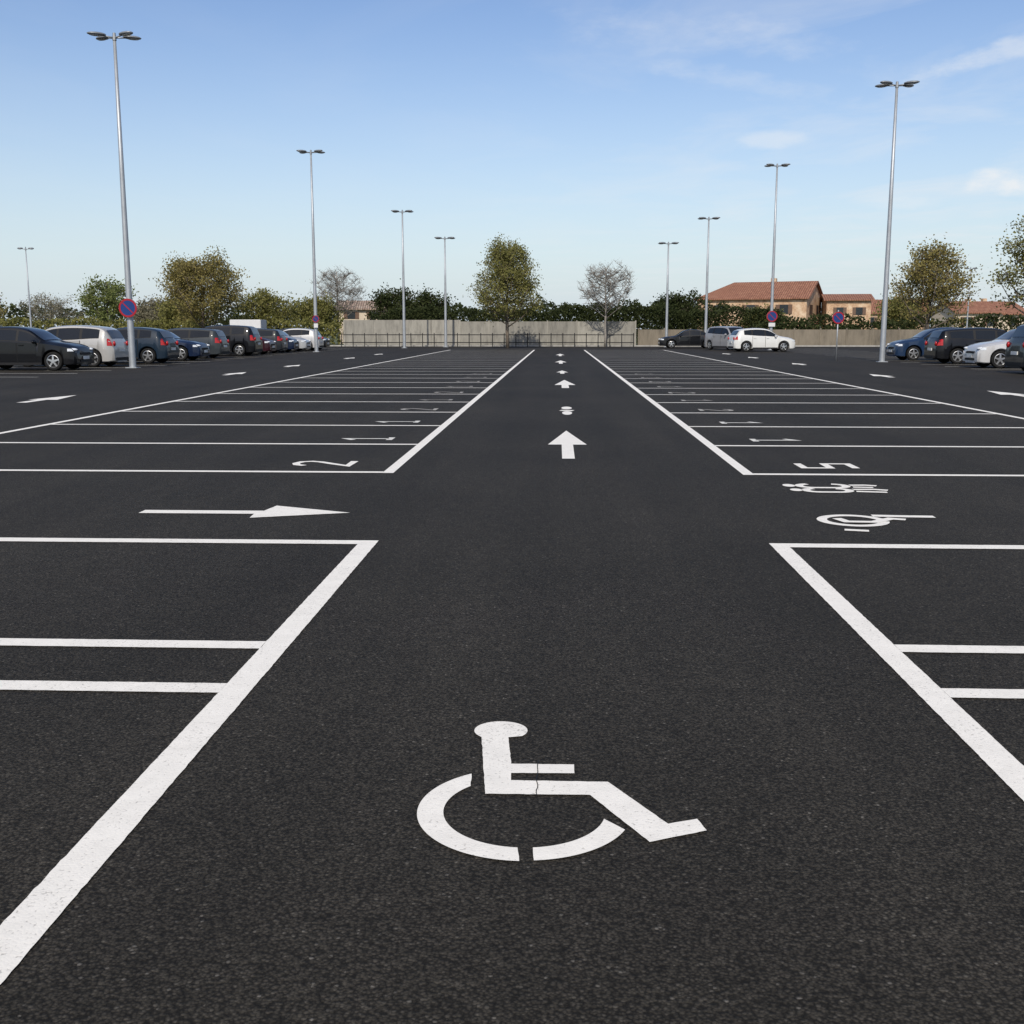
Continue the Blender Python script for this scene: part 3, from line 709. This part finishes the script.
house((-20.6,118,0),rad(5),5,5,3.6,4.5,M['render'],'low beige building with pale roof behind the wall',[('f',-1.2,2.9,0.8,0.7),('f',1.2,2.9,0.8,0.7)],chim=False,roofm='tiles_beige')
e=empty('box_trailer',(-25.9,92,0)); tag(e,'white box trailer standing behind the parked cars','trailer')
box('body',(0,0,1.50),(2.6,1.9,1.5),M['white'],e,0.04); box('chassis',(0,0,0.66),(2.7,1.2,0.12),M['trim'],e)
for sx in (-0.5,0.5):
    for sy in (-0.85,0.85):
        bm=bmesh.new(); bmesh.ops.create_cone(bm,cap_ends=True,segments=20,radius1=0.33,radius2=0.33,depth=0.2,matrix=Matrix.Rotation(rad(90),4,'X')); bmesh.ops.bevel(bm,geom=[q for q in bm.edges if len(q.link_faces)==2 and q.calc_face_angle()>1],offset=0.03,segments=2,affect='EDGES')
        bmobj('wheel',bm,M['rubber'],e,False,(sx,sy,0.33))

# ------------------------------------------------------------------ world and light
SUN_EL=40; SUN_AZ=186   # 0=+Y clockwise
wd=bpy.data.worlds.new('World'); sc.world=wd; wd.use_nodes=True
t=wd.node_tree; L=t.links.new
bg=t.nodes['Background']; sky=t.nodes.new('ShaderNodeTexSky'); sky.sky_type='NISHITA'; sky.sun_disc=False
sky.sun_elevation=rad(SUN_EL); sky.sun_rotation=rad(SUN_AZ); sky.dust_density=1.0; sky.air_density=1.0; sky.ozone_density=1.5
hs=node(t,'ShaderNodeHueSaturation'); hs.inputs['Saturation'].default_value=1.12; hs.inputs['Value'].default_value=1.35; hs.inputs['Hue'].default_value=0.510; L(sky.outputs[0],hs.inputs['Color'])
tc=t.nodes.new('ShaderNodeTexCoord')
sepx=t.nodes.new('ShaderNodeSeparateXYZ'); L(tc.outputs['Generated'],sepx.inputs[0])
hz=node(t,'ShaderNodeMapRange'); L(sepx.outputs['Z'],hz.inputs['Value']); hz.inputs['From Min'].default_value=0.0; hz.inputs['From Max'].default_value=0.30; hz.inputs['To Min'].default_value=1.0; hz.inputs['To Max'].default_value=0.0
hp=node(t,'ShaderNodeMath',operation='POWER'); L(hz.outputs[0],hp.inputs[0]); hp.inputs[1].default_value=1.7
hm=node(t,'ShaderNodeMath',operation='MULTIPLY'); L(hp.outputs[0],hm.inputs[0]); hm.inputs[1].default_value=0.92
hx=node(t,'ShaderNodeMix',data_type='RGBA'); L(hm.outputs[0],hx.inputs['Factor']); L(hs.outputs[0],hx.inputs['A']); hx.inputs['B'].default_value=(6.4,7.3,8.2,1)
zc=node(t,'ShaderNodeMath',operation='MAXIMUM'); L(sepx.outputs['Z'],zc.inputs[0]); zc.inputs[1].default_value=0.03
dx=node(t,'ShaderNodeMath',operation='DIVIDE'); L(sepx.outputs['X'],dx.inputs[0]); L(zc.outputs[0],dx.inputs[1])
dy=node(t,'ShaderNodeMath',operation='DIVIDE'); L(sepx.outputs['Y'],dy.inputs[0]); L(zc.outputs[0],dy.inputs[1])
cmb=t.nodes.new('ShaderNodeCombineXYZ'); L(dx.outputs[0],cmb.inputs[0]); L(dy.outputs[0],cmb.inputs[1])
mp=t.nodes.new('ShaderNodeMapping'); mp.inputs['Scale'].default_value=(0.8,0.5,1); mp.inputs['Rotation'].default_value=(0,0,rad(25)); mp.inputs['Location'].default_value=(5.3,0.4,0); L(cmb.outputs[0],mp.inputs['Vector'])
cn=node(t,'ShaderNodeTexNoise',Scale=1.3,Detail=9.0,Roughness=0.60,Distortion=0.5); L(mp.outputs[0],cn.inputs['Vector'])
cr=ramp(t,[(0.45,0.0),(0.80,0.6)]); L(cn.outputs['Fac'],cr.inputs['Fac'])
xm=node(t,'ShaderNodeMapRange'); L(sepx.outputs['X'],xm.inputs['Value']); xm.inputs['From Min'].default_value=-0.15; xm.inputs['From Max'].default_value=0.25; xm.inputs['To Min'].default_value=0.10; xm.inputs['To Max'].default_value=0.8
cm=node(t,'ShaderNodeMath',operation='MULTIPLY'); L(cr.outputs['Color'],cm.inputs[0]); L(xm.outputs[0],cm.inputs[1])
mx=node(t,'ShaderNodeMix',data_type='RGBA'); L(cm.outputs[0],mx.inputs['Factor']); L(hx.outputs['Result'],mx.inputs['A']); mx.inputs['B'].default_value=(8.2,8.4,8.7,1)
def puff(prev,d0,sx_,sz_,amt,nscale,tilt=0.0):
    """soft cloud patch around unit direction d0"""
    d0=Vector(d0).normalized(); right=Vector((d0.y,-d0.x,0)).normalized(); up=right.cross(d0)
    r2=right*math.cos(tilt)+up*math.sin(tilt); up=up*math.cos(tilt)-right*math.sin(tilt); right=r2
    outs=[]
    for ax,s_ in ((right,sx_),(up,sz_)):
        dp=node(t,'ShaderNodeVectorMath',operation='DOT_PRODUCT'); L(tc.outputs['Generated'],dp.inputs[0]); dp.inputs[1].default_value=tuple(ax)
        dv=node(t,'ShaderNodeMath',operation='DIVIDE'); L(dp.outputs['Value'],dv.inputs[0]); dv.inputs[1].default_value=s_
        pw=node(t,'ShaderNodeMath',operation='MULTIPLY'); L(dv.outputs[0],pw.inputs[0]); L(dv.outputs[0],pw.inputs[1]); outs.append(pw)
    fd=node(t,'ShaderNodeVectorMath',operation='DOT_PRODUCT'); L(tc.outputs['Generated'],fd.inputs[0]); fd.inputs[1].default_value=tuple(d0)
    ft=node(t,'ShaderNodeMath',operation='GREATER_THAN'); L(fd.outputs['Value'],ft.inputs[0]); ft.inputs[1].default_value=0.0
    ad=node(t,'ShaderNodeMath',operation='ADD'); L(outs[0].outputs[0],ad.inputs[0]); L(outs[1].outputs[0],ad.inputs[1])
    mpp=t.nodes.new('ShaderNodeMapping'); mpp.inputs['Scale'].default_value=(1,1,2.6); L(tc.outputs['Generated'],mpp.inputs['Vector'])
    nn=node(t,'ShaderNodeTexNoise',Scale=nscale,Detail=8.0,Roughness=0.62); L(mpp.outputs[0],nn.inputs['Vector'])
    sb=node(t,'ShaderNodeMath',operation='MULTIPLY_ADD'); L(nn.outputs['Fac'],sb.inputs[0]); sb.inputs[1].default_value=-3.2; sb.inputs[2].default_value=2.1
    tt=node(t,'ShaderNodeMath',operation='ADD'); L(ad.outputs[0],tt.inputs[0]); L(sb.outputs[0],tt.inputs[1])
    mr=node(t,'ShaderNodeMapRange'); mr.interpolation_type='SMOOTHSTEP'; L(tt.outputs[0],mr.inputs['Value']); mr.inputs['From Min'].default_value=0.1; mr.inputs['From Max'].default_value=1.3; mr.inputs['To Min'].default_value=amt; mr.inputs['To Max'].default_value=0.0
    ml=node(t,'ShaderNodeMath',operation='MULTIPLY'); L(mr.outputs[0],ml.inputs[0]); L(ft.outputs[0],ml.inputs[1])
    m2=node(t,'ShaderNodeMix',data_type='RGBA'); L(ml.outputs[0],m2.inputs['Factor']); L(prev,m2.inputs['A']); m2.inputs['B'].default_value=(8.8,8.9,9.0,1)
    return m2.outputs['Result']
cur=mx.outputs['Result']
cur=puff(cur,(0.405,1.054,0.133),0.045,0.014,0.95,14)
cur=puff(cur,(0.192,1.051,0.170),0.035,0.010,0.35,14)
cur=puff(cur,(0.307,1.047,0.115),0.05,0.010,0.3,14)
cur=puff(cur,(0.39,1.07,0.245),0.09,0.012,0.4,20,0.25)
cur=puff(cur,(0.14,1.065,0.265),0.16,0.022,0.28,12,-0.12)
cur=puff(cur,(0.16,1.06,0.225),0.10,0.012,0.2,18,-0.2)
L(cur,bg.inputs['Color']); bg.inputs['Strength'].default_value=0.10
sl=bpy.data.lights.new('sun','SUN'); sl.energy=4.0; sl.angle=rad(0.5); sl.color=(1,0.93,0.82)
so=bpy.data.objects.new('sun',sl); COL.objects.link(so)
az=rad(SUN_AZ); d=Vector((math.sin(az)*math.cos(rad(SUN_EL)),math.cos(az)*math.cos(rad(SUN_EL)),math.sin(rad(SUN_EL))))
so.rotation_euler=d.to_track_quat('Z','Y').to_euler(); so.location=(0,0,30)

sc.view_settings.view_transform='Standard'; sc.view_settings.look='None'; sc.view_settings.exposure=0
cam=bpy.data.cameras.new('camera'); cam.sensor_width=36; cam.lens=1095/1024*36; cam.clip_end=5000; cam.clip_start=0.05
co=bpy.data.objects.new('camera',cam); COL.objects.link(co); co.location=(0,0,1.4); co.rotation_euler=(rad(90-9.437),0,rad(2.373)); sc.camera=co
